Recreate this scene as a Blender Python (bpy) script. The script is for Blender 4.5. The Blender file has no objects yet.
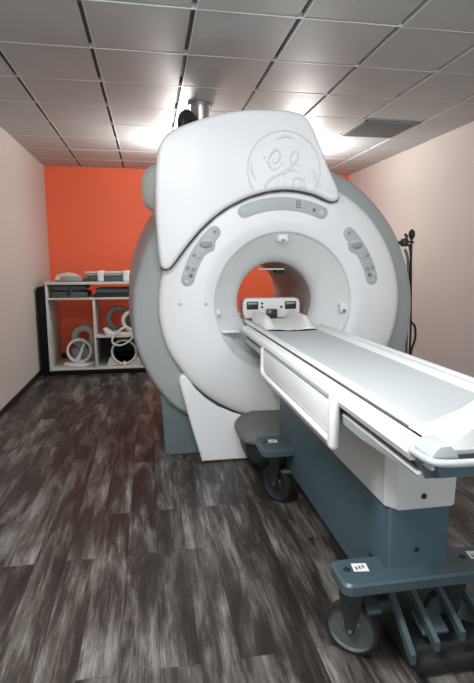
import bpy, bmesh, math, random
from mathutils import Vector, Matrix
random.seed(4)
PI = math.pi
SC = bpy.context.scene
COL = SC.collection

# ------------------------------------------------------------------ materials
def mat(name, col, rough=.5, metal=0., spec=.5, noise=0., nscale=8., bump=0., coat=0., stretch=(1, 1, 1)):
    m = bpy.data.materials.new(name); m.use_nodes = True
    nt = m.node_tree; b = nt.nodes['Principled BSDF']
    b.inputs['Base Color'].default_value = (*col, 1)
    b.inputs['Roughness'].default_value = rough
    b.inputs['Metallic'].default_value = metal
    b.inputs['Specular IOR Level'].default_value = spec
    b.inputs['Coat Weight'].default_value = coat
    tc = nt.nodes.new('ShaderNodeTexCoord'); mp = nt.nodes.new('ShaderNodeMapping')
    mp.inputs['Scale'].default_value = stretch
    nz = nt.nodes.new('ShaderNodeTexNoise'); nz.inputs['Scale'].default_value = nscale; nz.inputs['Detail'].default_value = 4
    nt.links.new(tc.outputs['Object'], mp.inputs['Vector']); nt.links.new(mp.outputs['Vector'], nz.inputs['Vector'])
    if noise > 0:
        rp = nt.nodes.new('ShaderNodeValToRGB')
        rp.color_ramp.elements[0].position = .3; rp.color_ramp.elements[1].position = .7
        rp.color_ramp.elements[0].color = (*[c * (1 - noise) for c in col], 1)
        rp.color_ramp.elements[1].color = (*[min(1, c * (1 + noise)) for c in col], 1)
        nt.links.new(nz.outputs['Fac'], rp.inputs['Fac']); nt.links.new(rp.outputs['Color'], b.inputs['Base Color'])
    if bump > 0:
        bp = nt.nodes.new('ShaderNodeBump'); bp.inputs['Strength'].default_value = bump; bp.inputs['Distance'].default_value = .01
        nt.links.new(nz.outputs['Fac'], bp.inputs['Height']); nt.links.new(bp.outputs['Normal'], b.inputs['Normal'])
    return m

def floor_material():
    m = bpy.data.materials.new('dark weathered plank vinyl'); m.use_nodes = True
    nt = m.node_tree; b = nt.nodes['Principled BSDF']; N = nt.nodes.new; L = nt.links.new
    tc = N('ShaderNodeTexCoord')
    mp = N('ShaderNodeMapping'); mp.inputs['Rotation'].default_value = (0, 0, PI / 2); L(tc.outputs['Object'], mp.inputs['Vector'])
    br = N('ShaderNodeTexBrick'); br.inputs['Scale'].default_value = 1; br.inputs['Brick Width'].default_value = 1.22
    br.inputs['Row Height'].default_value = .152; br.inputs['Mortar Size'].default_value = .0009; br.inputs['Mortar Smooth'].default_value = .1
    br.inputs['Color1'].default_value = (0, 0, 0, 1); br.inputs['Color2'].default_value = (1, 1, 1, 1); br.inputs['Mortar'].default_value = (.5, .5, .5, 1)
    br.offset = .37; L(mp.outputs['Vector'], br.inputs['Vector'])
    # per-plank shift of the grain
    vm = N('ShaderNodeVectorMath'); vm.operation = 'MULTIPLY'; vm.inputs[1].default_value = (3.1, 7.7, 0); L(br.outputs['Color'], vm.inputs[0])
    va = N('ShaderNodeVectorMath'); va.operation = 'ADD'; L(tc.outputs['Object'], va.inputs[0]); L(vm.outputs['Vector'], va.inputs[1])
    def noise(sx, sy, det, dist=0., rgh=.6):
        p = N('ShaderNodeMapping'); p.inputs['Scale'].default_value = (sx, sy, 1); L(va.outputs['Vector'], p.inputs['Vector'])
        n = N('ShaderNodeTexNoise'); n.inputs['Scale'].default_value = 1; n.inputs['Detail'].default_value = det
        n.inputs['Distortion'].default_value = dist; n.inputs['Roughness'].default_value = rgh; L(p.outputs['Vector'], n.inputs['Vector']); return n
    n1 = noise(7.5, 1.6, 7, .45, .62); n2 = noise(48, 3.2, 6, .3, .72); n3 = noise(160, 7, 3)
    def math_(op, a, bb, va_=None, vb=None):
        x = N('ShaderNodeMath'); x.operation = op
        if a is not None: L(a, x.inputs[0])
        else: x.inputs[0].default_value = va_
        if bb is not None: L(bb, x.inputs[1])
        else: x.inputs[1].default_value = vb
        return x.outputs[0]
    s = math_('MULTIPLY', n1.outputs['Fac'], None, None, .64)
    s2 = math_('MULTIPLY', n2.outputs['Fac'], None, None, .34)
    s3 = math_('MULTIPLY', n3.outputs['Fac'], None, None, .08)
    s = math_('ADD', s, s2); s = math_('ADD', s, s3)
    pv = math_('MULTIPLY', br.outputs['Color'], None, None, .05); s = math_('ADD', s, pv)
    rp = N('ShaderNodeValToRGB'); e = rp.color_ramp.elements
    e[0].position = .44; e[0].color = (.014, .011, .010, 1); e[1].position = .80; e[1].color = (.40, .395, .38, 1)
    for p, c in ((.53, (.034, .027, .023)), (.60, (.095, .084, .075)), (.69, (.215, .206, .195))):
        q = e.new(p); q.color = (*c, 1)
    L(s, rp.inputs['Fac'])
    mx = N('ShaderNodeMix'); mx.data_type = 'RGBA'; L(br.outputs['Fac'], mx.inputs['Factor']); L(rp.outputs['Color'], mx.inputs['A'])
    mx.inputs['B'].default_value = (.012, .009, .008, 1); L(mx.outputs['Result'], b.inputs['Base Color'])
    b.inputs['Roughness'].default_value = .42
    bp = N('ShaderNodeBump'); bp.inputs['Strength'].default_value = .25; bp.inputs['Distance'].default_value = .004
    L(s, bp.inputs['Height']); L(bp.outputs['Normal'], b.inputs['Normal'])
    return m

M = dict(
    white=mat('white enamel cover', (.80, .82, .84), .34, noise=.015, nscale=3),
    white2=mat('white moulded plastic', (.78, .80, .81), .38, noise=.02, nscale=6),
    emboss=mat('embossed white with painted relief shade', (.72, .74, .76), .4),
    shroud=mat('blue grey moulded shroud', (.36, .395, .395), .42, noise=.02, nscale=4),
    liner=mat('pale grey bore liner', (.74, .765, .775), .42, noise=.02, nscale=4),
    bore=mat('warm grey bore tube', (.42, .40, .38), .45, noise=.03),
    panelgrey=mat('grey keypad membrane', (.42, .455, .46), .45, noise=.03, nscale=40),
    keydark=mat('dark grey key', (.15, .17, .18), .4),
    keymid=mat('mid grey key', (.27, .30, .31), .4),
    keylight=mat('light grey key', (.52, .55, .56), .4),
    seam_shadow=mat('dark seam shadow', (.06, .065, .07), .6),
    slate=mat('slate blue painted steel', (.056, .098, .122), .45, noise=.06, nscale=6),
    slate2=mat('dark slate painted steel', (.05, .08, .093), .4, noise=.08, nscale=8),
    basegrey=mat('blue grey base cover', (.115, .148, .160), .5, noise=.05),
    hull=mat('light grey table body', (.46, .49, .485), .42, noise=.02, nscale=5),
    rail=mat('grey table rail', (.44, .47, .475), .35, noise=.02),
    mattress=mat('pale grey vinyl pad', (.47, .495, .505), .55, noise=.02, nscale=20),
    dock=mat('taupe grey rubberised cover', (.13, .135, .13), .6, noise=.08, nscale=15),
    black=mat('black rubber', (.012, .013, .015), .55, noise=.1),
    blackmet=mat('black painted metal', (.02, .023, .027), .4, noise=.1),
    wheel=mat('grey wheel disc', (.075, .085, .09), .45, noise=.06, nscale=20),
    steel=mat('brushed steel', (.45, .46, .46), .3, metal=.9, noise=.06, nscale=10, stretch=(1, 1, .1)),
    label=mat('white printed label', (.72, .72, .72), .5),
    ink=mat('grey label ink', (.10, .10, .11), .5),
    wall=mat('beige painted wall', (.63, .575, .54), .62, noise=.015, nscale=2, bump=.05),
    orange=mat('orange painted wall', (.88, .135, .050), .55, noise=.02, nscale=2, bump=.05),
    base=mat('black vinyl baseboard', (.015, .014, .014), .5),
    tile=mat('grey satin ceiling panel', (.43, .45, .44), .5, metal=.0, noise=.03, nscale=3),
    gridlight=mat('grid bar with painted edge light', (.60, .61, .60), .4),
    griddark=mat('dark ceiling joint', (.16, .16, .16), .6),
    vent=mat('dark grey perforated vent', (.19, .20, .195), .5, noise=.1, nscale=60),
    case=mat('pale laminate shelving', (.62, .60, .56), .5, noise=.02),
    caseblack=mat('black laminate', (.008, .008, .009), .7, spec=.15),
    backing=mat('dark slate backing', (.025, .04, .05), .6),
    coil=mat('beige grey coil housing', (.40, .37, .33), .5, noise=.03),
    coilwhite=mat('off white coil housing', (.72, .71, .69), .45, noise=.02),
    coilgrey=mat('grey coil housing', (.30, .29, .28), .5, noise=.04),
    padgrey=mat('dark green grey vinyl pad', (.055, .075, .075), .55, noise=.1, nscale=10, bump=.15),
    sheet=mat('off white cotton sheet', (.62, .58, .50), .85, noise=.05, nscale=15, bump=.3),
    strap=mat('white webbing strap', (.74, .74, .72), .7),
    darkglass=mat('dark window plastic', (.02, .022, .025), .25),
    foam=mat('white foam rest', (.80, .80, .80), .6, noise=.02),
    floor=floor_material(),
)

# ------------------------------------------------------------------ mesh helpers
class MB:
    def __init__(s): s.bm = bmesh.new()
    def box(s, x0, x1, y0, y1, z0, z1, bev=0., seg=2, rot=None, vert_only=False):
        r = bmesh.ops.create_cube(s.bm, size=1); vs = r['verts']
        c = Vector(((x0 + x1) / 2, (y0 + y1) / 2, (z0 + z1) / 2))
        for v in vs: v.co = Vector((v.co.x * (x1 - x0), v.co.y * (y1 - y0), v.co.z * (z1 - z0)))
        es = list({e for v in vs for e in v.link_edges})
        if vert_only: es = [e for e in es if abs(e.verts[0].co.z - e.verts[1].co.z) > 1e-5]
        new = vs
        if bev > 0:
            b = bmesh.ops.bevel(s.bm, geom=es, offset=bev, segments=seg, profile=.5, affect='EDGES', clamp_overlap=True)
            new = list({v for f in b['faces'] for v in f.verts} | {v for v in vs if v.is_valid})
        for v in new:
            v.co = (rot @ v.co if rot else v.co) + c
        return s
    def loft(s, rings, closed=True, cap0=False, cap1=False):
        R = [[s.bm.verts.new(p) for p in r] for r in rings]
        n = len(R[0])
        for a, b in zip(R, R[1:]):
            for i in range(n if closed else n - 1):
                j = (i + 1) % n
                s.bm.faces.new((a[i], a[j], b[j], b[i]))
        if cap0: s.bm.faces.new(list(reversed(R[0])))
        if cap1: s.bm.faces.new(R[-1])
        return s
    def tube(s, path, r, seg=8, cap=True, flat=None):
        P = [Vector(p) for p in path]; rings = []; prev = None
        for i, p in enumerate(P):
            t = (P[min(i + 1, len(P) - 1)] - P[max(i - 1, 0)]).normalized()
            if prev is None:
                a = Vector((0, 0, 1)) if abs(t.z) < .9 else Vector((1, 0, 0))
                u = t.cross(a).normalized()
            else:
                u = (prev - t * prev.dot(t)).normalized()
            prev = u; w = t.cross(u)
            rr = r[i] if isinstance(r, (list, tuple)) else r
            rings.append([p + rr * (math.cos(2 * PI * k / seg) * u + math.sin(2 * PI * k / seg) * w) for k in range(seg)])
        return s.loft(rings, True, cap, cap)
    def lathe(s, c, axis, prof, seg=32, ang=0., arc=2 * PI, cap=False):
        """prof: list of (r, h) round the axis at c"""
        ax = Vector(axis).normalized()
        a = Vector((0, 0, 1)) if abs(ax.z) < .9 else Vector((1, 0, 0))
        u = a.cross(ax).normalized(); w = ax.cross(u); c = Vector(c)
        full = abs(arc - 2 * PI) < 1e-6
        n = seg if full else seg + 1
        rings = [[c + ax * h + r * (math.cos(ang + arc * k / seg) * u + math.sin(ang + arc * k / seg) * w) for k in range(n)] for r, h in prof]
        return s.loft(rings, full)
    def prism(s, pts, axis, a0, a1, bev=0., seg=4, bev_back=False):
        """outline extruded along axis 'x','y' or 'z' with a rounded front (a0) rim"""
        def P(p, a):
            return {'y': (p[0], a, p[1]), 'x': (a, p[0], p[1]), 'z': (p[0], p[1], a)}[axis]
        rings = []
        d = 1 if a1 > a0 else -1
        if bev > 0:
            for k in range(seg + 1):
                t = (k / seg) * PI / 2
                ins = bev * (1 - math.sin(t)); dep = bev * (1 - math.cos(t))
                rings.append([P(q, a0 + d * dep) for q in inset(pts, ins)])
        else: rings.append([P(q, a0) for q in pts])
        if bev_back and bev > 0:
            for k in range(seg + 1):
                t = (1 - k / seg) * PI / 2
                rings.append([P(q, a1 - d * bev * (1 - math.cos(t))) for q in inset(pts, bev * (1 - math.sin(t)))])
        else: rings.append([P(q, a1) for q in pts])
        return s.loft(rings, True, True, True)
    def ell(s, c, r, rot=None, u=20, v=12):
        q = bmesh.ops.create_uvsphere(s.bm, u_segments=u, v_segments=v, radius=1)
        for k in q['verts']:
            p = Vector((k.co.x * r[0], k.co.y * r[1], k.co.z * r[2]))
            k.co = (rot @ p if rot else p) + Vector(c)
        return s
    def build(s, name, m, parent=None, sharp=32, mods=None):
        bmesh.ops.recalc_face_normals(s.bm, faces=s.bm.faces)
        me = bpy.data.meshes.new(name); s.bm.to_mesh(me); s.bm.free()
        for p in me.polygons: p.use_smooth = len(p.vertices) <= 4
        me.set_sharp_from_angle(angle=math.radians(sharp))
        me.materials.append(m)
        o = bpy.data.objects.new(name, me); COL.objects.link(o)
        if parent is not None:
            o.parent = parent; o.location = -world_loc(parent)
        return o

def world_loc(o):
    l = Vector(o.location)
    while o.parent is not None:
        o = o.parent; l += Vector(o.location)
    return l

def inset(pts, d):
    n = len(pts)
    A = sum(pts[i][0] * pts[(i + 1) % n][1] - pts[(i + 1) % n][0] * pts[i][1] for i in range(n))
    sg = 1 if A > 0 else -1
    out = []
    for i in range(n):
        p0, p1, p2 = Vector(pts[i - 1]), Vector(pts[i]), Vector(pts[(i + 1) % n])
        e1 = (p1 - p0).normalized(); e2 = (p2 - p1).normalized()
        n1 = Vector((-e1.y, e1.x)) * sg; n2 = Vector((-e2.y, e2.x)) * sg
        b = n1 + n2
        b = b / max(b.length_squared / 2, .35)
        q = p1 + b * d
        out.append((q.x, q.y))
    return out

def smooth_outline(pts, k=3):
    n = len(pts); out = []
    for i in range(n):
        p0, p1, p2, p3 = (Vector(pts[(i + j) % n]) for j in (-1, 0, 1, 2))
        for a in range(k):
            t = a / k
            q = .5 * ((2 * p1) + (p2 - p0) * t + (2 * p0 - 5 * p1 + 4 * p2 - p3) * t * t + (3 * p1 - p0 - 3 * p2 + p3) * t ** 3)
            out.append(tuple(q))
    return out

def curve3(pts, k=6):
    P = [Vector(p) for p in pts]; out = []
    for i in range(len(P) - 1):
        p0, p1, p2, p3 = P[max(i - 1, 0)], P[i], P[i + 1], P[min(i + 2, len(P) - 1)]
        for a in range(k):
            t = a / k
            out.append(.5 * ((2 * p1) + (p2 - p0) * t + (2 * p0 - 5 * p1 + 4 * p2 - p3) * t * t + (3 * p1 - p0 - 3 * p2 + p3) * t ** 3))
    out.append(P[-1]); return out

def tag(o, label, cat, group=None):
    o['label'] = label; o['category'] = cat
    if group: o['group'] = group
    return o
def thing(name, label, cat, loc, group=None):
    o = bpy.data.objects.new(name, None); COL.objects.link(o); o.location = loc; o.empty_display_size = .1
    return tag(o, label, cat, group)
def struct(name, mb, m):
    o = mb.build(name, m); o['kind'] = 'structure'; return o

# ------------------------------------------------------------------ room
XL, XR, YB, YF, ZC = -1.475, 3.225, 7.98, -2.4, 2.88
struct('floor', MB().box(XL - .1, XR + .1, YF - .1, YB + .1, -.1, 0), M['floor'])
struct('wall_left', MB().box(XL - .1, XL, YF - .1, YB + .1, 0, ZC + .06), M['wall'])
struct('wall_right', MB().box(XR, XR + .1, YF - .1, YB + .1, 0, ZC + .06), M['wall'])
struct('wall_back', MB().box(XL, XR, YB, YB + .1, 0, ZC + .06), M['orange'])
struct('wall_front', MB().box(XL, XR, YF - .1, YF, 0, ZC + .06), M['wall'])
struct('baseboard_left', MB().box(XL, XL + .008, YF, YB, 0, .06), M['base'])
struct('baseboard_right', MB().box(XR - .008, XR, YF, YB, 0, .10), M['base'])
struct('baseboard_back', MB().box(XL + .009, XR - .009, YB - .008, YB, 0, .10), M['base'])
# ceiling: satin panels on a grid
GX = [-.318 + .612 * k for k in range(-3, 7)]; GY = [3.02 + .625 * k for k in range(-9, 9)]
mb = MB()
for i in range(len(GX) - 1):
    for j in range(len(GY) - 1):
        x0, x1 = max(GX[i], XL - .05) + .008, min(GX[i + 1], XR + .05) - .028
        y0, y1 = GY[j] + .005, min(GY[j + 1], YB + .05) - .006
        if x1 - x0 < .03 or y1 - y0 < .03: continue
        if abs(GX[i] - 2.13) < .01 and abs(GY[j] - 4.895) < .01: continue     # the vent panel sits here
        tx, ty = random.uniform(-.003, .003), random.uniform(-.003, .003)
        n = 6; V = {}
        for a in range(n + 1):
            for b in range(n + 1):
                u, v = a / n, b / n
                sag = .0045 * (1 - (2 * u - 1) ** 2) * (1 - (2 * v - 1) ** 2)
                V[a, b] = mb.bm.verts.new((x0 + (x1 - x0) * u, y0 + (y1 - y0) * v, ZC - sag + tx * (u - .5) + ty * (v - .5)))
        for a in range(n):
            for b in range(n):
                mb.bm.faces.new((V[a, b], V[a, b + 1], V[a + 1, b + 1], V[a + 1, b]))
        ring = [V[a, 0] for a in range(n)] + [V[n, b] for b in range(n)] + [V[a, n] for a in range(n, 0, -1)] + [V[0, b] for b in range(n, 0, -1)]
        up = [mb.bm.verts.new(v.co + Vector((0, 0, .02))) for v in ring]
        for k in range(len(ring)):
            q = (k + 1) % len(ring); mb.bm.faces.new((ring[k], ring[q], up[q], up[k]))
struct('ceiling', mb, M['tile'])
struct('trim_1', MB().box(XL - .1, XR + .1, YF - .1, YB + .1, ZC + .03, ZC + .1), M['griddark'])
mb = MB()
for y in GY: mb.box(XL, XR, y - .0058, y + .0040, ZC - .003, ZC + .03)
for x in GX: mb.box(x + .000, x + .008, YF, YB, ZC - .004, ZC + .03)
struct('trim_2', mb, M['gridlight'])  # bars painted pale to stand for light caught on the tile edges

t = thing('ceiling_vent', 'dark grey square vent panel set in the ceiling near the right wall', 'vent', (2.427, 5.205, ZC - .012))
MB().box(2.134, 2.717, 4.90, 5.515, ZC - .008, ZC + .025, .004).build('backing', M['vent'], t)
mb = MB()
for k in range(24): mb.box(2.157, 2.697, 4.922 + k * .0245, 4.932 + k * .0245, ZC - .014, ZC - .007)
mb.build('louvre', M['vent'], t)
mb = MB()
for a in ((2.134, 2.154, 4.90, 5.515), (2.700, 2.717, 4.90, 5.515), (2.134, 2.717, 4.90, 4.918), (2.134, 2.717, 5.497, 5.515)):
    mb.box(a[0], a[1], a[2], a[3], ZC - .016, ZC - .006)
mb.build('frame', M['vent'], t)

# ------------------------------------------------------------------ quench pipe
t = thing('quench_pipe', 'short grey metal exhaust pipe joining the ceiling behind the scanner top', 'pipe', (.485, 4.70, ZC - .02))
MB().lathe((.485, 4.70, 0), (0, 0, 1), [(0.0001, 2.331), (.082, 2.331), (.082, 2.80), (.088, 2.83), (.088, 2.872)], 40).build('pipe', M['steel'], t)
MB().lathe((.485, 4.70, 0), (0, 0, 1), [(.088, 2.853), (.112, 2.853), (.112, 2.873), (.088, 2.873)], 40).build('flange', M['steel'], t)
MB().tube(curve3([(.41, 4.60, 2.70), (.38, 4.58, 2.735), (.345, 4.56, 2.74), (.32, 4.54, 2.70), (.318, 4.54, 2.62)]), .045, 14).build('valve', M['blackmet'], t)

# ------------------------------------------------------------------ MRI scanner
CX, CZ = .94, 1.20
scn = thing('mri_scanner', 'large white and grey MRI scanner with a round open bore', 'scanner', (CX, 4.4, 0))
def interp(tab, a):
    for (a0, r0), (a1, r1) in zip(tab, tab[1:]):
        if a0 <= a <= a1:
            q = (a - a0) / (a1 - a0); q = q * q * (3 - 2 * q) * .35 + q * .65
            return r0 + (r1 - r0) * q
# angles measured from straight up, 0..180, both sides alike
R1T = [(0, .90), (30, .90), (60, .90), (90, .91), (110, .91), (125, .895), (150, .885), (180, .885)]
R2F = [(0, 1.04), (30, 1.045), (45, 1.045), (70, 1.06), (90, 1.09), (109, 1.12), (133, 1.13), (150, 1.08), (165, 1.04), (180, 1.02)]
R2B = [(0, 1.14), (30, 1.165), (48, 1.18), (70, 1.165), (90, 1.155), (105, 1.185), (118, 1.22), (137, 1.28), (150, 1.22), (165, 1.10), (180, 1.07)]
NT = 144
CR = .967
def ringpts(rf, y, x0=CX):
    out = []
    for k in range(NT):
        th = 2 * PI * k / NT; a = math.degrees(th)
        a = a if a <= 180 else 360 - a
        r = rf(a)
        out.append((x0 + r * math.sin(th), y, CZ + r * math.cos(th)))
    return out
R1 = lambda a: interp(R1T, a)
def R2(a, y):
    q = min(1, max(0, (y - 3.7) / 1.0)); q = q ** .8
    return interp(R2F, a) * (1 - q) + interp(R2B, a) * q
BC = .957
prof = [(lambda a: .502, 3.53, BC), (lambda a: .506, 3.508, BC), (lambda a: .518, 3.498, BC), (lambda a: .60, 3.496, BC), (lambda a: .70, 3.50, .96), (lambda a: .78, 3.512, .963),
        (lambda a: R1(a) - .045, 3.535, CR), (lambda a: R1(a) - .014, 3.552, CR), (lambda a: R1(a) - .003, 3.572, CR), (R1, 3.60, CR), (lambda a: R1(a), 3.70, CR), (lambda a: R1(a) - .06, 3.72, CR)]
MB().loft([ringpts(f, y, x) for f, y, x in prof]).build('front_cover', M['white'], scn, 50)
prof = [(lambda a: R1(a) - .03, 3.66), (lambda a: R1(a) + .012, 3.645), (lambda a: R1(a) + .03, 3.648), (lambda a: R2(a, 3.7) - .03, 3.675), (lambda a: R2(a, 3.7) - .010, 3.69), (lambda a: R2(a, 3.71) - .002, 3.71)]
prof += [(lambda a, y=y: R2(a, y), y) for y in (3.74, 3.85, 4.0, 4.2, 4.4, 4.6, 4.72)]
prof += [(lambda a: R2(a, 4.8) - .015, 4.85), (lambda a: R2(a, 4.8) - .06, 4.98), (lambda a: R2(a, 4.8) - .2, 5.08), (lambda a: .6, 5.16), (lambda a: .44, 5.17)]
MB().loft([ringpts(f, y, CR if y < 5.1 else BC) for f, y in prof]).build('side_shroud', M['shroud'], scn, 50)
# flared bore mouth, bore tube and rear flare
prof = [(.504, 3.528), (.48, 3.55), (.45, 3.585), (.41, 3.625), (.37, 3.665), (.335, 3.705), (.312, 3.74), (.301, 3.775), (.297, 3.81)]
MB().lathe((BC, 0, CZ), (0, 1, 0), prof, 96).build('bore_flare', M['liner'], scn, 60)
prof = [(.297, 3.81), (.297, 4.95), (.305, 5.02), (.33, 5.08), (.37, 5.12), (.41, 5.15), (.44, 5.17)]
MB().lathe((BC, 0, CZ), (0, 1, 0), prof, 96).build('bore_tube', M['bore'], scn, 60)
# bridge filling the lower bore under the cradle
def segment(r, zt, n=40):
    h = CZ - zt; w = math.sqrt(max(r * r - h * h, 1e-6)); a0 = math.atan2(-h, -w)
    a0 = a0 if a0 > 0 else a0 + 2 * PI; a1 = 3 * PI - a0
    return [(BC + r * math.cos(a0 + (a1 - a0) * k / n), CZ + r * math.sin(a0 + (a1 - a0) * k / n)) for k in range(n + 1)]
mb = MB()
rr = [(.452, 3.583), (.44, 3.595), (.41, 3.625), (.37, 3.665), (.335, 3.705), (.312, 3.74), (.301, 3.775), (.297, 3.81), (.297, 4.95)]
mb.loft([[(p[0], y, p[1]) for p in segment(r, .986)] for r, y in rr], True, True, True)
mb.build('bore_bridge', M['rail'], scn, 30)
MB().box(BC - .452, .630, 3.512, 3.80, .992, 1.010, .004).build('bridge_lip', M['white2'], scn)
MB().box(1.270, BC + .452, 3.512, 3.80, .992, 1.010, .004).build('bridge_lip', M['white2'], scn)

# tall asymmetric upper panel that carries the emblem
FH = [(.073, 1.497), (.082, 1.463), (.105, 1.447), (.139, 1.457), (.173, 1.497), (.249, 1.597), (.346, 1.71), (.448, 1.804), (.551, 1.875), (.689, 1.94), (.829, 1.98), (.934, 1.992),
      (1.041, 1.988), (1.15, 1.967), (1.231, 1.935), (1.283, 1.919), (1.32, 1.927), (1.333, 1.954), (1.317, 2.015), (1.254, 2.14), (1.192, 2.277), (1.139, 2.385), (1.095, 2.454), (1.045, 2.49),
      (.961, 2.504), (.857, 2.508), (.721, 2.502), (.6, 2.488), (.48, 2.463), (.374, 2.431), (.269, 2.392), (.19, 2.358), (.131, 2.318), (.091, 2.261), (.07, 2.186), (.057, 2.06), (.053, 1.901), (.056, 1.74), (.064, 1.589)]
fo = smooth_outline(FH, 3)
fh = MB().prism(fo, 'y', 3.45, 4.55, .028, 6, True).build('forehead_cover', M['white'], scn, 40)
# lettering and ring in low relief, greyed to stand for its shading
def LG(u, v, y=3.449): return (CX - .012 + (u - 192) / 163 * .255, y, 2.117 - (v - 212) / 163 * .255)
mb = MB()
circ = [LG(192 + 163 * math.cos(a), 212 + 163 * math.sin(a)) for a in [math.radians(148 + k * 244 / 60) for k in range(61)]]
mb.tube(circ, .006, 8)
for st in ([(150, 88), (175, 76), (205, 73), (228, 80)], [(48, 185), (46, 215), (54, 240), (66, 256)], [(312, 212), (326, 216), (336, 250), (334, 280), (324, 304)],
           [(190, 180), (172, 196), (150, 212), (128, 200), (122, 175), (134, 146), (156, 130), (172, 142), (170, 164), (152, 184), (140, 176), (150, 158)],
           [(98, 158), (106, 166)], [(110, 178), (122, 184)],
           [(262, 196), (236, 186), (220, 176), (222, 150), (240, 132), (252, 142), (248, 164), (228, 190), (206, 210), (176, 228), (140, 246), (112, 272), (104, 300), (120, 316), (144, 306), (160, 282), (164, 252)],
           [(190, 246), (196, 222), (222, 212), (252, 216)],
           [(196, 262), (200, 292), (222, 314), (254, 314), (280, 296), (286, 270), (272, 250), (248, 244), (232, 258), (234, 280), (250, 290), (266, 280), (264, 264), (252, 262)]):
    cs = curve3([(a, b, 0) for a, b in st], 6); n_ = len(cs) - 1
    mb.tube([LG(c.x, c.y, 3.4505) for c in cs], [.0028 + .0065 * math.sin(PI * k / n_) ** .7 for k in range(n_ + 1)], 8)
for v in mb.bm.verts: v.co.y = 3.4505 + (v.co.y - 3.4505) * .8
bmesh.ops.delete(mb.bm, geom=[v for v in mb.bm.verts if math.hypot(v.co.x - CX, v.co.z - CZ) < .808], context='VERTS')
mb.build('emblem', M['emboss'], fh, 60)
# dark strip standing in for the shadow line along the cover seam
mb = MB(); mb.tube([(x, 3.492, z) for x, z in inset(FH, -.004)[1:18]], .009, 6); mb.build('seam_shadow', M['seam_shadow'], scn)

# lower foot panels, mirrored left and right with one skirt between
sc_ = 3.58 / 3.52
FT = [(.355, .004), (.263 * sc_, .325), (.200, .60), (.193, .635), (.198, .662), (.214, .679), (.236, .682), (.256, .668), (.314, .572), (.388, .497), (.478, .431), (.597, .374), (.722, .340)]
FT = FT + [(CX, .305)] + [(2 * CX - x, z) for x, z in reversed(FT)]
mb = MB(); mb.prism(FT, 'y', 3.575, 4.0, .022, 5); mb.build('foot_panel', M['white'], scn, 40)
mb = MB(); mb.tube([(CX + .897 * math.cos(a), 3.612, CZ + .897 * math.sin(a)) for a in [math.radians(216 + k * 108 / 48) for k in range(49)]], .013, 6); mb.build('seam_shadow', M['seam_shadow'], scn)  # dark strip in place of the shadow along the foot seam
mb = MB(); mb.prism([(.085, 0), (.07, .30), (.05, .62), (1.88, .62), (1.86, .30), (1.845, 0)], 'y', 3.76, 5.0, .015, 3); mb.build('base', M['basegrey'], scn)
mb = MB(); mb.box(-.045, 1.55, 4.42, 4.9, 1.93, 2.33, .15, 6); mb.build('rear_cover', M['liner'], scn, 60)

# keypads
def polar(r, deg, y): return (CX + r * math.cos(math.radians(deg)), y, CZ + r * math.sin(math.radians(deg)))
def keypad(a0, a1, w, bulge=None):
    pts = []; n = 26; r0 = .70
    for k in range(n + 1):
        q = k / n; a = a0 + (a1 - a0) * q; ww = w
        pts.append((r0 + ww, a))
    da = math.degrees(w / r0) * (1 if a1 > a0 else -1)
    for k in range(1, 12):
        b = PI / 2 - PI * k / 12; pts.append((r0 + w * math.sin(b), a1 + da * math.cos(b)))
    for k in range(n + 1):
        q = k / n; a = a1 + (a0 - a1) * q; ww = w
        if bulge is not None: ww = w + .034 * math.exp(-((a - bulge) / 3.6) ** 2)
        pts.append((r0 - ww, a))
    for k in range(1, 12):
        b = -PI / 2 + PI * k / 12; pts.append((r0 + w * math.sin(b), a0 - da * math.cos(b)))
    flat = [(CX + r * math.cos(math.radians(a)), CZ + r * math.sin(math.radians(a))) for r, a in pts]
    return MB().prism(flat, 'y', 3.492, 3.53, .004, 3).build('keypad', M['panelgrey'], scn, 40)
def disc(parent, r, a, rad, m, nm='button', el=1.):
    c = polar(r, a, 3.492)
    mb = MB(); mb.lathe(c, (0, -1, 0), [(rad, 0), (rad, .002), (rad * .8, .004), (0.0001, .0045)], 18)
    return mb.build(nm, m, parent, 50)
kt = keypad(113.5, 66.5, .044); kt['label'] = 'upper grey keypad with the digit display'
for a, rr_, m_ in ((113.5, .016, 'keylight'), (105.5, .008, 'keylight'), (102.2, .008, 'keylight'), (91, .008, 'keylight'), (78.5, .012, 'keylight'), (66.5, .02, 'keylight')):
    disc(kt, .70, a, rr_, M[m_])
disc(kt, .695, 71.5, .012, M['keydark'])
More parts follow.
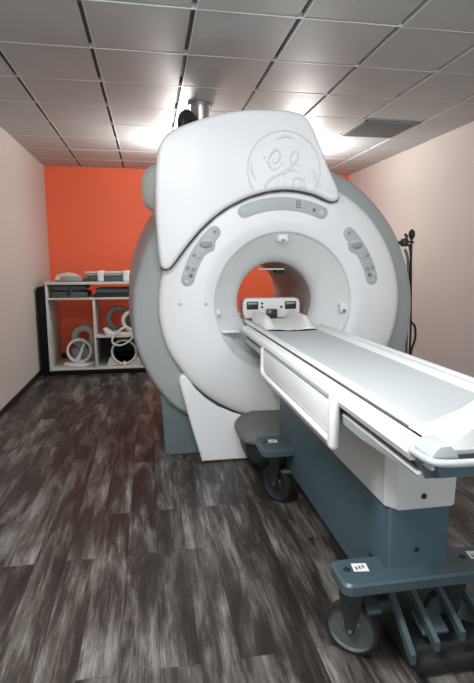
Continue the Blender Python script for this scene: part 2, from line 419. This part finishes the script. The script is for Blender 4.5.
# the digit read-out
c8 = polar(.705, 81.5, 3.4905)
mb = MB(); h = .022; w8 = .011
for (x0, z0, x1, z1) in ((-w8, h, w8, h), (-w8, 0, w8, 0), (-w8, -h, w8, -h), (-w8, 0, -w8, h), (w8, 0, w8, h), (-w8, -h, -w8, 0), (w8, -h, w8, 0)):
    mb.box(c8[0] + min(x0, x1) - .0025, c8[0] + max(x0, x1) + .0025, c8[1] - .002, c8[1] + .002, c8[2] + min(z0, z1) - .0025, c8[2] + max(z0, z1) + .0025)
mb.box(c8[0] + .02, c8[0] + .025, c8[1] - .002, c8[1] + .002, c8[2] - .025, c8[2] - .02)
mb.build('display_digit', M['keydark'], kt)
for sgn, b0 in ((1, 0), (-1, 180)):
    A = (lambda d: b0 + sgn * d)
    k = keypad(A(14.5), A(45.5), .044, A(37.5))
    mb = MB(); c = polar(.69, A(37), 3.492); mb.ell(c, (.044, .008, .026)); mb.build('display', M['keymid'], k, 60)
    mb = MB(); c = polar(.697, A(39.3), 3.4915); mb.ell(c, (.042, .005, .012)); mb.build('display_hood', M['keylight'], k, 60)
    for r_, a, q, m_ in ((.72, 28.5, .013, 'keymid'), (.685, 28.8, .013, 'panelgrey'), (.70, 25, .011, 'keylight'), (.725, 20.8, .014, 'keymid'), (.685, 21, .014, 'keymid'),
                         (.725, 17, .013, 'keylight'), (.688, 17.2, .014, 'keydark'), (.705, 13.2, .013, 'keylight'), (.70, 46, .012, 'keymid')):
        disc(k, r_, A(a), q, M[m_])
# small bosses, sensors
for x, y in ((.206, 3.512), (.385, 3.499)):
    mb = MB(); mb.lathe((x, y, 1.205), (0, -1, 0), [(.013, -.02), (.013, .006), (.009, .010), (.0001, .0105)], 16); mb.build('screw_cap', M['keylight'], scn)
    mb = MB(); mb.box(x - .010, x + .010, y - .006, y + .02, 1.235, 1.258, .005); mb.build('marker_tab', M['white2'], scn)
for nm, (x, y, z), (a, b) in (('top', (BC - .01, 3.55, 1.665), (.036, .028)), ('right', (1.425, 3.56, 1.155), (.028, .036)), ('left', (.482, 3.545, 1.135), (.014, .026))):
    s_ = MB().box(x - a, x + a, y - .03, y + .04, z - b, z + b, .012, 3).build('sensor', M['white2'], scn)
    MB().box(x - a * .4, x + a * .4, y - .034, y - .028, z - b * .8, z - b * .2, .001).build('lens', M['keymid'] if nm != 'right' else M['keydark'], s_)
mb = MB(); mb.box(.835, 1.05, 3.86, 3.90, 1.436, 1.446, .003); mb.build('light_bar', M['white2'], scn)
mb = MB(); mb.box(.985, 1.06, 3.905, 3.97, 1.405, 1.436, .008); mb.build('laser_housing', M['black'], scn)
# docking foot in front
mb = MB()
def rrect(x0, x1, y0, y1, r, z, n=6):
    o = []
    for cx, cy, a in ((x1 - r, y1 - r, 0), (x0 + r, y1 - r, 90), (x0 + r, y0 + r, 180), (x1 - r, y0 + r, 270)):
        for k in range(n + 1):
            t_ = math.radians(a + 90 * k / n); o.append((cx + r * math.cos(t_), cy + r * math.sin(t_), z))
    return o
rs = [rrect(.597, 1.283, 3.148, 3.64, .13, .270), rrect(.590, 1.290, 3.14, 3.64, .13, .282), rrect(.593, 1.287, 3.143, 3.64, .13, .312),
      rrect(.61, 1.27, 3.16, 3.64, .13, .338), rrect(.645, 1.235, 3.21, 3.64, .12, .362), rrect(.70, 1.18, 3.3, 3.64, .10, .385), rrect(.72, 1.16, 3.45, 3.64, .08, .40)]
mb.loft(rs, True, True, True); mb.build('docking_cover', M['dock'], scn, 60)
mb = MB(); rs = [rrect(.67, 1.21, 3.22, 3.64, .10, .10), rrect(.645, 1.235, 3.19, 3.64, .12, .13), rrect(.615, 1.265, 3.165, 3.64, .12, .271)]
mb.loft(rs, True, True, True); mb.build('docking_post', M['backing'], scn, 60)

# ------------------------------------------------------------------ patient table
tb = thing('patient_table', 'white wheeled patient table docked into the scanner bore', 'table', (.95, 2.2, 0))
TC = .95
def sect(pts, y0, y1, name, m, par=tb, sharp=30):
    mb = MB(); mb.loft([[(x, y, z) for x, z in pts] for y in (y0, y1)], True, True, True); return mb.build(name, m, par, sharp)
crad = [(.745, 1.000), (.716, 1.03), (.710, 1.044), (.716, 1.051), (.737, 1.053), (.748, 1.050), (.760, 1.040), (.775, 1.034), (.95, 1.028)]
crad = crad + [(2 * TC - x, z) for x, z in reversed(crad[:-1])]
sect(crad, 1.10, 4.35, 'cradle', M['white2'])
mb = MB(); mb.box(.770, 1.130, 1.13, 3.32, 1.029, 1.037, .003); 
pad = [(.768, 1.13), (1.132, 1.13), (1.132, 3.30)] + [(TC + .182 * math.cos(a), 3.30 - .09 * math.sin(a)) for a in [math.radians(10 + k * 16) for k in range(11)]] + [(.768, 3.30)]
mb.bm.free(); mb = MB(); mb.prism(pad, 'z', 1.0385, 1.028, .003, 2); mb.build('table_pad', M['mattress'], tb)
rail = [(.644, .998), (.634, 1.02), (.638, 1.038), (.650, 1.048), (.676, 1.052), (.690, 1.044), (.692, 1.004), (.680, .998)]
for f in (lambda x: x, lambda x: 2 * TC - x):
    sect([(f(x), z) for x, z in rail], 1.12, 3.47, 'side_rail', M['white2'])
sect([(.676, .955), (.676, .998), (1.224, .998), (1.224, .955)], 1.10, 3.47, 'rail_frame', M['black'])
fr = lambda d: [(.80 - .1 * (1 - d), .962 - .082 * d), (.662, .962 - .03 * d), (.656, .966), (.662, .970), (1.238, .970), (1.244, .966), (1.238, .962 - .03 * d), (1.10 + .1 * (1 - d), .962 - .082 * d)]
mb = MB(); mb.loft([[(x, y, z) for x, z in fr(d)] for y, d in ((1.10, .12), (1.25, .5), (1.45, 1), (3.46, 1))], True, True, True); mb.build('table_frame', M['rail'], tb, 20)
# raised foot end of the cradle
mb = MB()
we = lambda y, k: [(.70, y, 1.045), (.775, y, 1.055 + .045 * k), (.845, y, 1.055 + .115 * k), (1.055, y, 1.055 + .115 * k), (1.125, y, 1.055 + .045 * k), (1.20, y, 1.045)]
mb.loft([we(1.24, .05), we(1.19, .5), we(1.13, .92), we(1.09, 1.0), we(1.06, .98), we(1.055, .0)], True, True, True); mb.build('cradle_end', M['white2'], tb, 45)
# grip bar round the near end
mb = MB(); mb.tube(curve3([(.652, 1.15, 1.020), (.650, 1.09, 1.024), (.654, 1.045, 1.026), (.676, 1.022, 1.028), (.75, 1.016, 1.028), (TC, 1.012, 1.028)] +
                          [(1.15, 1.016, 1.028), (1.224, 1.022, 1.028), (1.246, 1.045, 1.026), (1.25, 1.09, 1.024), (1.248, 1.15, 1.020)]), .0095, 12)
mb.build('grip_bar', M['rail'], tb, 60)
for x0, x1 in ((.668, .716), (1.184, 1.232)):
    c0 = [(x0 - .012, 1.035), (x0, 1.052), (x0 + .012, 1.060), (x1 - .008, 1.060), (x1 + .012, 1.035), (x1 + .02, 1.0), (x0 - .01, 1.0)]
    mb = MB(); mb.prism(c0, 'y', 1.045, 1.13, .004, 2, True); mb.build('grip_block', M['rail'], tb)
mb = MB(); mb.loft([[(.66, 1.16, 1.0), (.71, 1.16, .955), (1.19, 1.16, .955), (1.24, 1.16, 1.0)], [(.652, 1.09, 1.016), (.672, 1.09, .962), (1.228, 1.09, .962), (1.248, 1.09, 1.016)],
                    [(.665, 1.03, 1.018), (.674, 1.035, .985), (1.226, 1.035, .985), (1.235, 1.03, 1.018)]], True, True, True); mb.build('end_apron', M['slate'], tb, 20)
# body
hull = [(.785, .93), (.79, .885), (.806, .86), (.812, .632), (.82, .626)]
hull = hull + [(2 * .949 - x, z) for x, z in reversed(hull)]
mb = MB()
hn = [(x + (.03 if x < .9 else -.02), z) for x, z in hull]
mb.loft([[(x, 1.538, z) for x, z in hn], [(x, 1.575, z) for x, z in hull], [(x, 3.38, z) for x, z in hull]], True, True, True); mb.build('table_body', M['hull'], tb, 25)
pd = MB().prism([(1.555, .36), (1.71, .36), (1.73, .205), (3.12, .205), (3.12, .64), (1.555, .64)], 'x', .828, 1.066, .012, 3, True).build('pedestal', M['slate'], tb)
mb = MB(); mb.box(.829, .834, 2.245, 2.31, .345, .585, .002); mb.build('slot', M['black'], pd)
mb = MB(); mb.lathe((.94, 1.556, .455), (0, -1, 0), [(.010, 0), (.010, .003), (.0001, .004)], 12); mb.build('bolt', M['black'], pd)
mb = MB(); mb.lathe((.945, 1.5395, .672), (0, -1, 0), [(.011, 0), (.011, .004), (.0001, .005)], 12); mb.build('bolt', M['black'], tb)
# side board folded down along the left rail
sb = MB().box(.630, .646, 1.63, 2.74, .876, 1.000, .003).build('side_board', M['white'], tb)
mb = MB(); mb.box(.632, .645, 1.63, 2.75, 1.000, 1.012, .002); mb.build('top_strip', M['keymid'], sb)
mb = MB(); mb.tube(curve3([(.630, 1.63, .862), (.629, 2.0, .862), (.630, 2.66, .862), (.630, 2.735, .866), (.632, 2.765, .885), (.634, 2.77, .92), (.634, 2.77, 1.01)], 6), .015, 10); mb.build('lower_bar', M['white'], sb, 60)
mb = MB(); mb.box(.612, .648, 1.600, 1.648, .838, 1.040, .016, 3); mb.build('end_post', M['white2'], sb)
mb = MB(); mb.box(.627, .635, 1.65, 2.70, .870, .8765, .001); mb.build('gap_strip', M['keydark'], sb)
# axle plates and casters
for nm, y0, y1, lab in (('near', 1.487, 1.65, True), ('far', 2.76, 3.02, True)):
    rs = [rrect(.648, 1.244, y0 + .006, y1 - .006, .035, .340), rrect(.638, 1.25, y0, y1, .035, .346), rrect(.638, 1.25, y0, y1, .035, .379), rrect(.650, 1.242, y0 + .008, y1 - .008, .03, .387)]
    mb = MB(); mb.loft(rs, True, True, True); p = mb.build('base_plate', M['slate2'], tb, 30)
    for lx in (.735, 1.205):
        mb = MB(); R_ = Matrix.Rotation(math.radians(-8), 3, 'Z'); yc = y0 + .6 * (y1 - y0)
        mb.box(lx - .028, lx + .028, yc - .024, yc + .024, .3868, .3885, rot=R_); lb = mb.build('label', M['label'], p)
        mb = MB()
        for q in range(3): mb.box(lx - .02 + q * .014, lx - .012 + q * .014, yc - .014 + q * .004, yc + .004 + q * .003, .3885, .3889)
        mb.build('print', M['ink'], lb)
        mb = MB(); hx = lx - .05 if lx < 1 else lx - .055
        mb.lathe((hx - .002, yc - .004, .3865), (0, 0, 1), [(.014, 0), (.014, .002), (.009, .0035), (.0001, .001)], 16); mb.build('bolt', M['black'], p)
def caster(x, y, ax, r, m='wheel'):
    ax = Vector(ax).normalized(); side = Vector((-ax.y, ax.x, 0))
    c = Vector((x, y, r)) ; up = Vector((0, 0, 1))
    w = .022
    f = MB()
    for sg in (1, -1):
        o = c + ax * sg * (w + .008)
        pts = [(-.05, .338), (.04, .338), (.045, .27), (.016, r - .008), (0, r - .018), (-.016, r - .008), (-.05, .26)]
        f.loft([[o + ax * d + side * a + up * (z - r) for a, z in pts] for d in (-.004, .004)], True, True, True)
    q = c + up * (.30 - r)
    f.lathe((q.x, q.y, 0), (0, 0, 1), [(.0001, .27), (.045, .27), (.045, .341), (.0001, .341)], 20)
    fk = f.build('caster', M['blackmet'], tb, 30)
    t_ = MB(); t_.lathe(c, ax, [(r * .86, -w), (r * .97, -w * .9), (r, -w * .5), (r, w * .5), (r * .97, w * .9), (r * .86, w), (r * .86, -w)], 48); t_.build('tyre', M['black'], fk, 40)
    d = MB(); d.lathe(c, ax, [(.0001, -w * .8), (r * .30, -w * .8), (r * .36, -w * .5), (r * .78, -w * .55), (r * .87, -w * .95), (r * .87, w * .95), (r * .78, w * .55), (r * .36, w * .5), (r * .30, w * .8), (.0001, w * .8)], 48); d.build('wheel', M[m], fk, 40)
    h = MB(); h.lathe(c, ax, [(.0001, w + .016), (.007, w + .015), (.008, w + .010)], 12); h.build('axle_nut', M['steel'], fk)
    l = MB(); pq = c + side * .075 + up * .10
    l.box(pq.x - .03, pq.x + .03, pq.y - .02, pq.y + .02, pq.z - .012, pq.z + .012, .008); l.build('brake_pedal', M['slate2'], fk)
caster(.738, 1.635, (-.62, -.78, 0), .106)
caster(1.16, 1.635, (-.62, -.78, 0), .106)
caster(.765, 2.90, (-.85, -.5, 0), .116, 'black')
caster(1.13, 2.90, (-.85, -.5, 0), .116, 'black')
# lower pedal gear below the near plate
mb = MB(); mb.box(.90, 1.30, 1.50, 2.35, .02, .10, .02); mb.box(.92, 1.28, 1.46, 1.56, .004, .07, .015); mb.build('pedal_tray', M['black'], tb)
for x, dx, y1_ in ((.89, -.03, 1.40), (.965, .01, 1.44), (1.075, .02, 1.47), (1.17, .03, 1.47)):
    mb = MB(); a = Vector((x, 1.72, .30)); b = Vector((x + dx, y1_, .155))
    mb.loft([[a + Vector(v) for v in ((-.010, 0, -.012), (.010, 0, -.012), (.010, 0, .012), (-.010, 0, .012))], [b + Vector(v) for v in ((-.010, 0, -.03), (.010, 0, -.03), (.010, 0, .008), (-.010, 0, .008))]], True, True, True)
    mb.build('pedal_arm', M['slate2'], tb)
mb = MB(); mb.box(.955, 1.06, 1.50, 1.60, .148, .166, .006, rot=Matrix.Rotation(math.radians(18), 3, 'X')); mb.build('foot_pedal', M['slate2'], tb)

# ------------------------------------------------------------------ head holder and head rest
hh = thing('head_coil', 'white head coil plate with dark windows standing inside the bore', 'coil', (.945, 4.08, 1.053))
def rr2(x0, x1, z0, z1, r, n=6):
    return [(p[0], p[1]) for p in [(q[0], q[1]) for q in rrect(x0, x1, z0, z1, r, 0, n)]]
HC = .95
YH = 3.86
body = [(.735, 1.054), (.716, 1.10), (.716, 1.175), (.728, 1.205), (.755, 1.215), (1.145, 1.215), (1.172, 1.205), (1.184, 1.175), (1.184, 1.10), (1.165, 1.054)]
mb = MB(); mb.prism(body, 'y', YH, YH + .10, .012, 4, True); hb = mb.build('coil_body', M['coilwhite'], hh, 40)
for x0, x1 in ((.748, .842), (1.058, 1.152)):
    mb = MB(); mb.box(x0, x1, YH - .006, YH + .006, 1.125, 1.188, .006); fr_ = mb.build('window', M['darkglass'], hb)
    mb = MB(); mb.box(x0 + .012, x1 - .012, YH - .009, YH - .004, 1.166, 1.179, .001); mb.build('glint_bar', M['keymid'], fr_)
for x, z in ((.872, 1.172), (.872, 1.143), (1.028, 1.143)):
    mb = MB(); mb.lathe((x, YH + .001, z), (0, -1, 0), [(.010, 0), (.010, .003), (.0001, .004)], 14); mb.build('dial', M['black'], hb)
mb = MB(); mb.box(.905, .985, YH - .05, YH + .01, 1.056, 1.130, .006); mb.build('connector', M['darkglass'], hb)
mb = MB(); mb.box(.90, 1.03, YH - .08, YH - .05, 1.054, 1.066, .002); mb.build('latch', M['darkglass'], hb)
hr = thing('head_rest', 'white saddle shaped head rest lying before the head coil', 'headrest', (.945, 3.6, 1.034))
mb = MB(); rings = []
for k in range(15):
    q = k / 14; y = 3.30 + q * .46
    row = []
    for j in range(33):
        u = -1 + 2 * j / 32; x = HC + u * .178
        e = min(1, max(0, (abs(u) - .50) / .22)); e = e * e * (3 - 2 * e)
        if abs(u) > .86: e *= max(.25, 1 - (abs(u) - .86) / .14 * .8)
        lift = (.010 + .065 * e) * min(1, .15 + q * 3.2) + .012 * q
        row.append((x, y - .07 * (abs(u) < .5) * (1 - (u / .5) ** 2) * (1 - q), 1.0405 + lift))
    rings.append(row)
bot = [[(x, y, 1.0395) for x, y, z in r] for r in rings]
closed = [r + list(reversed(b)) for r, b in zip(rings, bot)]
mb.loft(closed, True, True, True); mb.build('head_saddle', M['foam'], hr, 45)
mb = MB(); mb.box(.935, .965, 3.206, 3.222, 1.0385, 1.046, .003); mb.build('clip', M['black'], hr)

# ------------------------------------------------------------------ call bulb on its bracket
cb = thing('squeeze_bulb', 'black squeeze bulb with cables hanging on the scanner right side', 'call bulb', (2.09, 3.86, 1.69))
MB().ell((2.118, 3.86, 1.718), (.026, .026, .042)).build('bulb', M['black'], cb, 60)
mb = MB(); mb.tube(curve3([(2.118, 3.86, 1.68), (2.122, 3.86, 1.55), (2.130, 3.86, 1.2), (2.148, 3.86, 1.02), (2.19, 3.86, .96), (2.20, 3.86, .86), (2.17, 3.86, .75), (2.165, 3.86, .62)]), .010, 8); mb.build('cable', M['black'], cb, 60)
mb = MB(); mb.tube(curve3([(2.10, 3.86, 1.64), (2.118, 3.85, 1.5), (2.135, 3.85, 1.2), (2.15, 3.85, .9), (2.15, 3.85, .6)]), .009, 8); mb.build('cable', M['black'], cb, 60)
mb = MB(); mb.tube(curve3([(2.075, 3.88, 1.60), (2.112, 3.88, 1.48), (2.128, 3.88, 1.1), (2.135, 3.88, .8), (2.14, 3.88, .55)]), .012, 8); mb.build('cable', M['keydark'], cb, 60)
mb = MB(); mb.box(2.03, 2.085, 3.83, 3.89, 1.62, 1.685, .015); mb.box(1.968, 2.04, 3.845, 3.875, 1.635, 1.665, .006); mb.tube(curve3([(2.06, 3.86, 1.67), (2.075, 3.86, 1.70), (2.055, 3.86, 1.72)]), .012, 8)
mb.tube([(2.07, 3.86, 1.66), (2.14, 3.86, 1.655)], .008, 8); mb.build('bracket', M['blackmet'], cb)

# ------------------------------------------------------------------ shelving unit
before_shelf = set(bpy.data.objects)
BX0, BX1, BY0, BY1 = -1.362, -.07, 6.95, 7.72
bc = thing('shelving_unit', 'low pale open shelving unit with black end panel against orange wall', 'shelf', ((BX0 + BX1) / 2, 7.3, 0))
MB().box(BX0, BX1, BY0, BY1, 1.20, 1.235, .004).build('top', M['case'], bc)
MB().box(BX0, BX0 + .028, BY0, BY1, .062, 1.20, .003).build('side_panel', M['case'], bc)
MB().box(BX1 - .028, BX1, BY0, BY1, .062, 1.20, .003).build('side_panel', M['case'], bc)
MB().box(BX0 + .028, BX1 - .028, BY0, BY1, 1.003, 1.028, .003).build('shelf', M['case'], bc)
MB().box(BX0 + .028, BX1 - .028, BY0, BY1, .062, .085, .003).build('shelf', M['case'], bc)
MB().box(-.775, -.745, BY0, BY1, .085, 1.003, .003).build('divider', M['case'], bc)
MB().box(-.745, BX1 - .028, BY0, BY1, .49, .515, .003).build('shelf', M['case'], bc)
MB().box(BX0 - .105, BX0 - .001, BY0 + .02, BY1, 0, 1.17, .003).build('end_panel', M['caseblack'], bc)
MB().box(BX0, BX1, BY0 + .004, BY1, 0, .062, .003).build('plinth', M['caseblack'], bc)
MB().box(-.745, BX1 - .028, BY1 - .02, BY1 - .005, .085, .49, .003).build('back_panel', M['backing'], bc)

# on top
TZ = 1.235
o = MB()
rs = []
for k in range(9):
    q = k / 8; x = -1.26 + .36 * q; h = .035 + .085 * math.sin(PI * min(1, .18 + q * .9)) ** .8
    rs.append([(x, 7.36 + .22 * math.cos(a), TZ + .022 + (h - .02) * max(0, math.sin(a)) - .022 * max(0, -math.sin(a))) for a in [2 * PI * j / 20 for j in range(20)]])
o.loft(rs, True, True, True)
tag(o.build('folded_sheet', M['sheet'], None, 60), 'crumpled off-white sheet heaped on the left end of the shelving top', 'sheet')
o = MB().box(-1.17, -.90, 6.97, 7.12, TZ + .001, TZ + .075, .02, 3).build('foam_pad', M['padgrey'], None)
o.data.materials[0] = M['coilgrey']; tag(o, 'small grey foam pad in front of the crumpled sheet', 'pad')
fc = thing('wrapped_coil_mat', 'long dark mat bound with two white straps on the shelving top', 'mat', (-.47, 7.2, TZ))
MB().box(-.84, -.10, 7.03, 7.45, TZ + .001, TZ + .07, .02, 3).build('mat_core', M['padgrey'], fc)
MB().box(-.87, -.11, 7.05, 7.44, TZ + .07, TZ + .108, .015, 3).build('mat_layer', M['coilgrey'], fc)
mb = MB(); mb.box(-.88, -.12, 7.06, 7.44, TZ + .108, TZ + .132, .01, 3); mb.build('mat_cover', M['sheet'], fc)
for x in (-.66, -.33): MB().box(x - .045, x + .035, 7.018, 7.455, TZ + .004, TZ + .142, .015, 3).build('strap', M['strap'], fc)
# upper shelf
SZ = 1.028
fp = thing('folded_pad', 'dark green-grey pad folded double on the upper shelf at left', 'pad', (-1.07, 7.2, SZ))
mb = MB(); mb.prism([(-1.29, SZ + .001), (-.84, SZ + .001), (-.835, SZ + .06), (-.87, SZ + .078), (-1.06, SZ + .082), (-1.28, SZ + .078), (-1.293, SZ + .06)], 'y', 7.0, 7.5, .012, 3); mb.build('pad_fold', M['padgrey'], fp, 40)
mb = MB(); mb.prism([(-1.293, SZ + .105), (-1.08, SZ + .086), (-.87, SZ + .105), (-.85, SZ + .12), (-.86, SZ + .150), (-1.05, SZ + .158), (-1.30, SZ + .156), (-1.297, SZ + .14)], 'y', 7.0, 7.5, .012, 3); mb.build('pad_fold', M['padgrey'], fp, 40)
MB().box(-1.10, -1.05, 6.99, 7.02, SZ + .03, SZ + .12, .008).build('strap', M['black'], fp)
o = MB().box(-.76, -.11, 7.02, 7.5, SZ + .001, SZ + .05, .01, 3)
fl = thing('flat_pad', 'flat grey pad on a black base on the upper shelf at right', 'pad', (-.43, 7.25, SZ))
o.build('pad_base', M['black'], fl)
MB().box(-.74, -.12, 7.03, 7.5, SZ + .05, SZ + .115, .018, 3).build('pad_top', M['coilgrey'], fl).data.materials[0] = mat('slate grey vinyl', (.11, .14, .15), .5, noise=.06)

# coils
def band(mb, c, ro, ri, d, tilt=0., seg=40, ang=0., arc=2 * PI):
    ax = Vector((math.sin(tilt), -math.cos(tilt), 0))
    e = min(.008, (ro - ri) * .3)
    mb.lathe(c, ax, [(ri, -d / 2 + e), (ri + e, -d / 2), (ro - e, -d / 2), (ro, -d / 2 + e), (ro, d / 2 - e), (ro - e, d / 2), (ri + e, d / 2), (ri, d / 2 - e), (ri, -d / 2 + e)], seg, ang, arc)
    return mb
k1 = thing('ring_coil', 'white ring coil with a slanted bar on an oval base, lower left compartment', 'coil', (-1.0, 7.2, .085))
mb = MB(); rs = [[(-1.005 + .215 * s * math.cos(a), 7.18 + .17 * s * math.sin(a), z) for a in [2 * PI * j / 36 for j in range(36)]] for s, z in ((.94, .086), (1, .098), (1, .118), (.94, .132), (.8, .136))]
mb.loft(rs, True, True, True); mb.build('base', M['coilwhite'], k1, 50)
mb = MB(); band(mb, (-1.0, 7.16, .295), .168, .138, .13, .1); mb.build('ring', M['coilwhite'], k1, 50)
mb = MB(); mb.tube([(-1.03, 7.11, .16), (-.975, 7.11, .27), (-.925, 7.11, .40)], [.036, .024, .012], 10); mb.build('bar', M['coilwhite'], k1, 50)
k2 = thing('head_cage_coil', 'beige arched head coil behind the white ring coil', 'coil', (-.95, 7.5, .085))
mb = MB(); mb.box(-1.15, -.78, 7.40, 7.66, .086, .30, .04, 3); mb.build('coil_base', M['coilgrey'], k2)
mb = MB()
for yy in (7.40, 7.56):
    band(mb, (-.965, yy, .445), .165, .082, .07, .15, 40, math.radians(-20), math.radians(300))
mb.build('arch', M['coil'], k2, 50)
mb = MB(); mb.box(-.90, -.82, 7.38, 7.60, .28, .46, .03, 3); mb.build('arch_post', M['coil'], k2)
# upper right compartment
k3 = thing('grey_loop_coil', 'thick grey ring coil standing at the back of the upper right compartment', 'coil', (-.47, 7.4, .515))
mb = MB(); band(mb, (-.47, 7.42, .70), .183, .115, .11, .1); mb.build('ring', M['coilgrey'], k3, 50)
k4 = thing('white_loop_coil', 'white ring coil in a cradle with a looped cable, upper right compartment', 'coil', (-.32, 7.1, .515))
mb = MB(); band(mb, (-.275, 7.12, .70), .15, .105, .16, .15); mb.build('ring', M['coilwhite'], k4, 50)
mb = MB(); mb.prism([(-.66, .60), (-.63, .53), (-.60, .5165), (-.13, .5165), (-.12, .54), (-.55, .555), (-.625, .61)], 'y', 7.0, 7.25, .008, 3); mb.build('cradle', M['coilwhite'], k4)
mb = MB(); mb.box(-.30, -.12, 7.02, 7.2, .54, .575, .01); mb.build('clamp', M['coilwhite'], k4)
mb = MB(); mb.tube(curve3([(-.34, 7.03, .625), (-.42, 6.97, .60), (-.51, 6.93, .52), (-.54, 6.915, .45), (-.50, 6.91, .40), (-.43, 6.91, .39), (-.35, 6.915, .42), (-.28, 6.92, .48), (-.25, 6.93, .53), (-.24, 7.0, .575)], 8), .013, 8); mb.build('cable', M['coilwhite'], k4, 60)
k5 = thing('body_coil', 'grey ring coil on a flared white foot in the lower right compartment', 'coil', (-.4, 7.2, .085))
mb = MB(); band(mb, (-.395, 7.16, .275), .175, .15, .20, .05); mb.build('ring', M['coilgrey'], k5, 50)
mb = MB(); band(mb, (-.395, 7.05, .275), .178, .146, .02, .05); mb.build('rim', M['coilwhite'], k5, 50)
mb = MB(); mb.prism([(-.63, .0865), (-.16, .0865), (-.19, .18), (-.235, .245)] + [(-.395 + .178 * math.cos(a), .275 + .178 * math.sin(a)) for a in [math.radians(-15 - 15 * k) for k in range(11)]] + [(-.555, .245), (-.60, .18)], 'y', 7.06, 7.26, .006, 3); mb.build('foot', M['coilwhite'], k5, 40)
MB().box(-.415, -.375, 7.03, 7.06, .088, .15, .006).build('latch', M['strap'], k5)

for o in list(bpy.data.objects):
    if o not in before_shelf and o.parent is None: o.location = o.location + Vector((.025, -.13, 0))

# ------------------------------------------------------------------ lights
def area(name, loc, size, power, rot=(0, 0, 0), col=(1, 1, 1), sy=None):
    l = bpy.data.lights.new(name, 'AREA'); l.shape = 'RECTANGLE'; l.size = size; l.size_y = sy or size; l.energy = power; l.color = col
    o = bpy.data.objects.new(name, l); COL.objects.link(o); o.location = loc; o.rotation_euler = rot; return o
area('ceiling_lamp', (-.05, 1.2, 2.80), 1.3, 36, (math.radians(36), 0, math.radians(-10)), (.95, .98, 1), .6)
area('ceiling_lamp', (1.8, 1.0, 2.80), 1.2, 13, (math.radians(36), 0, math.radians(8)), (.95, .98, 1), .6)
area('ceiling_lamp', (-.6, 1.1, 2.85), .6, 32, (0, 0, 0), (.97, .99, 1), .6).data.spread = math.radians(120)
area('front_fill', (.7, YF + .03, 2.0), 2.2, 62, (PI / 2, 0, 0), (.95, .98, 1), 1.0)  # unseen fill light added behind the camera for scanner front and ceiling
for x, y, z in ((.42, 5.95, 2.5), (1.85, 6.05, 2.45)):
    l = bpy.data.lights.new('rear_lamp', 'POINT'); l.energy = 27; l.shadow_soft_size = .15; l.color = (1, .97, .94)
    o = bpy.data.objects.new('rear_lamp', l); COL.objects.link(o); o.location = (x, y, z)
    area('rear_uplight', (x, y + .1, z - .1), .35, 16, (PI, 0, 0), (1, .97, .94))
w = bpy.data.worlds.new('World'); SC.world = w; w.use_nodes = True
w.node_tree.nodes['Background'].inputs['Color'].default_value = (.6, .65, .7, 1); w.node_tree.nodes['Background'].inputs['Strength'].default_value = .05

# ------------------------------------------------------------------ camera
f = 500.
p = math.atan(80 / f); yaw = math.atan(88 * math.cos(p) / f)
fw = Vector((math.sin(yaw) * math.cos(p), math.cos(yaw) * math.cos(p), -math.sin(p)))
rt = Vector((math.cos(yaw), -math.sin(yaw), 0)); upv = rt.cross(fw)
cd = bpy.data.cameras.new('camera'); cd.sensor_fit = 'VERTICAL'; cd.sensor_height = 36; cd.lens = f / 683 * 36; cd.clip_start = .05
co = bpy.data.objects.new('camera', cd); COL.objects.link(co)
mtx = Matrix((rt, upv, -fw)).transposed().to_4x4(); mtx.translation = Vector((0, 0, 1.5)); co.matrix_world = mtx
SC.camera = co
vs = SC.view_settings; vs.view_transform = 'Standard'; vs.look = 'None'; vs.gamma = 1; vs.use_curve_mapping = False; vs.exposure = 0.35
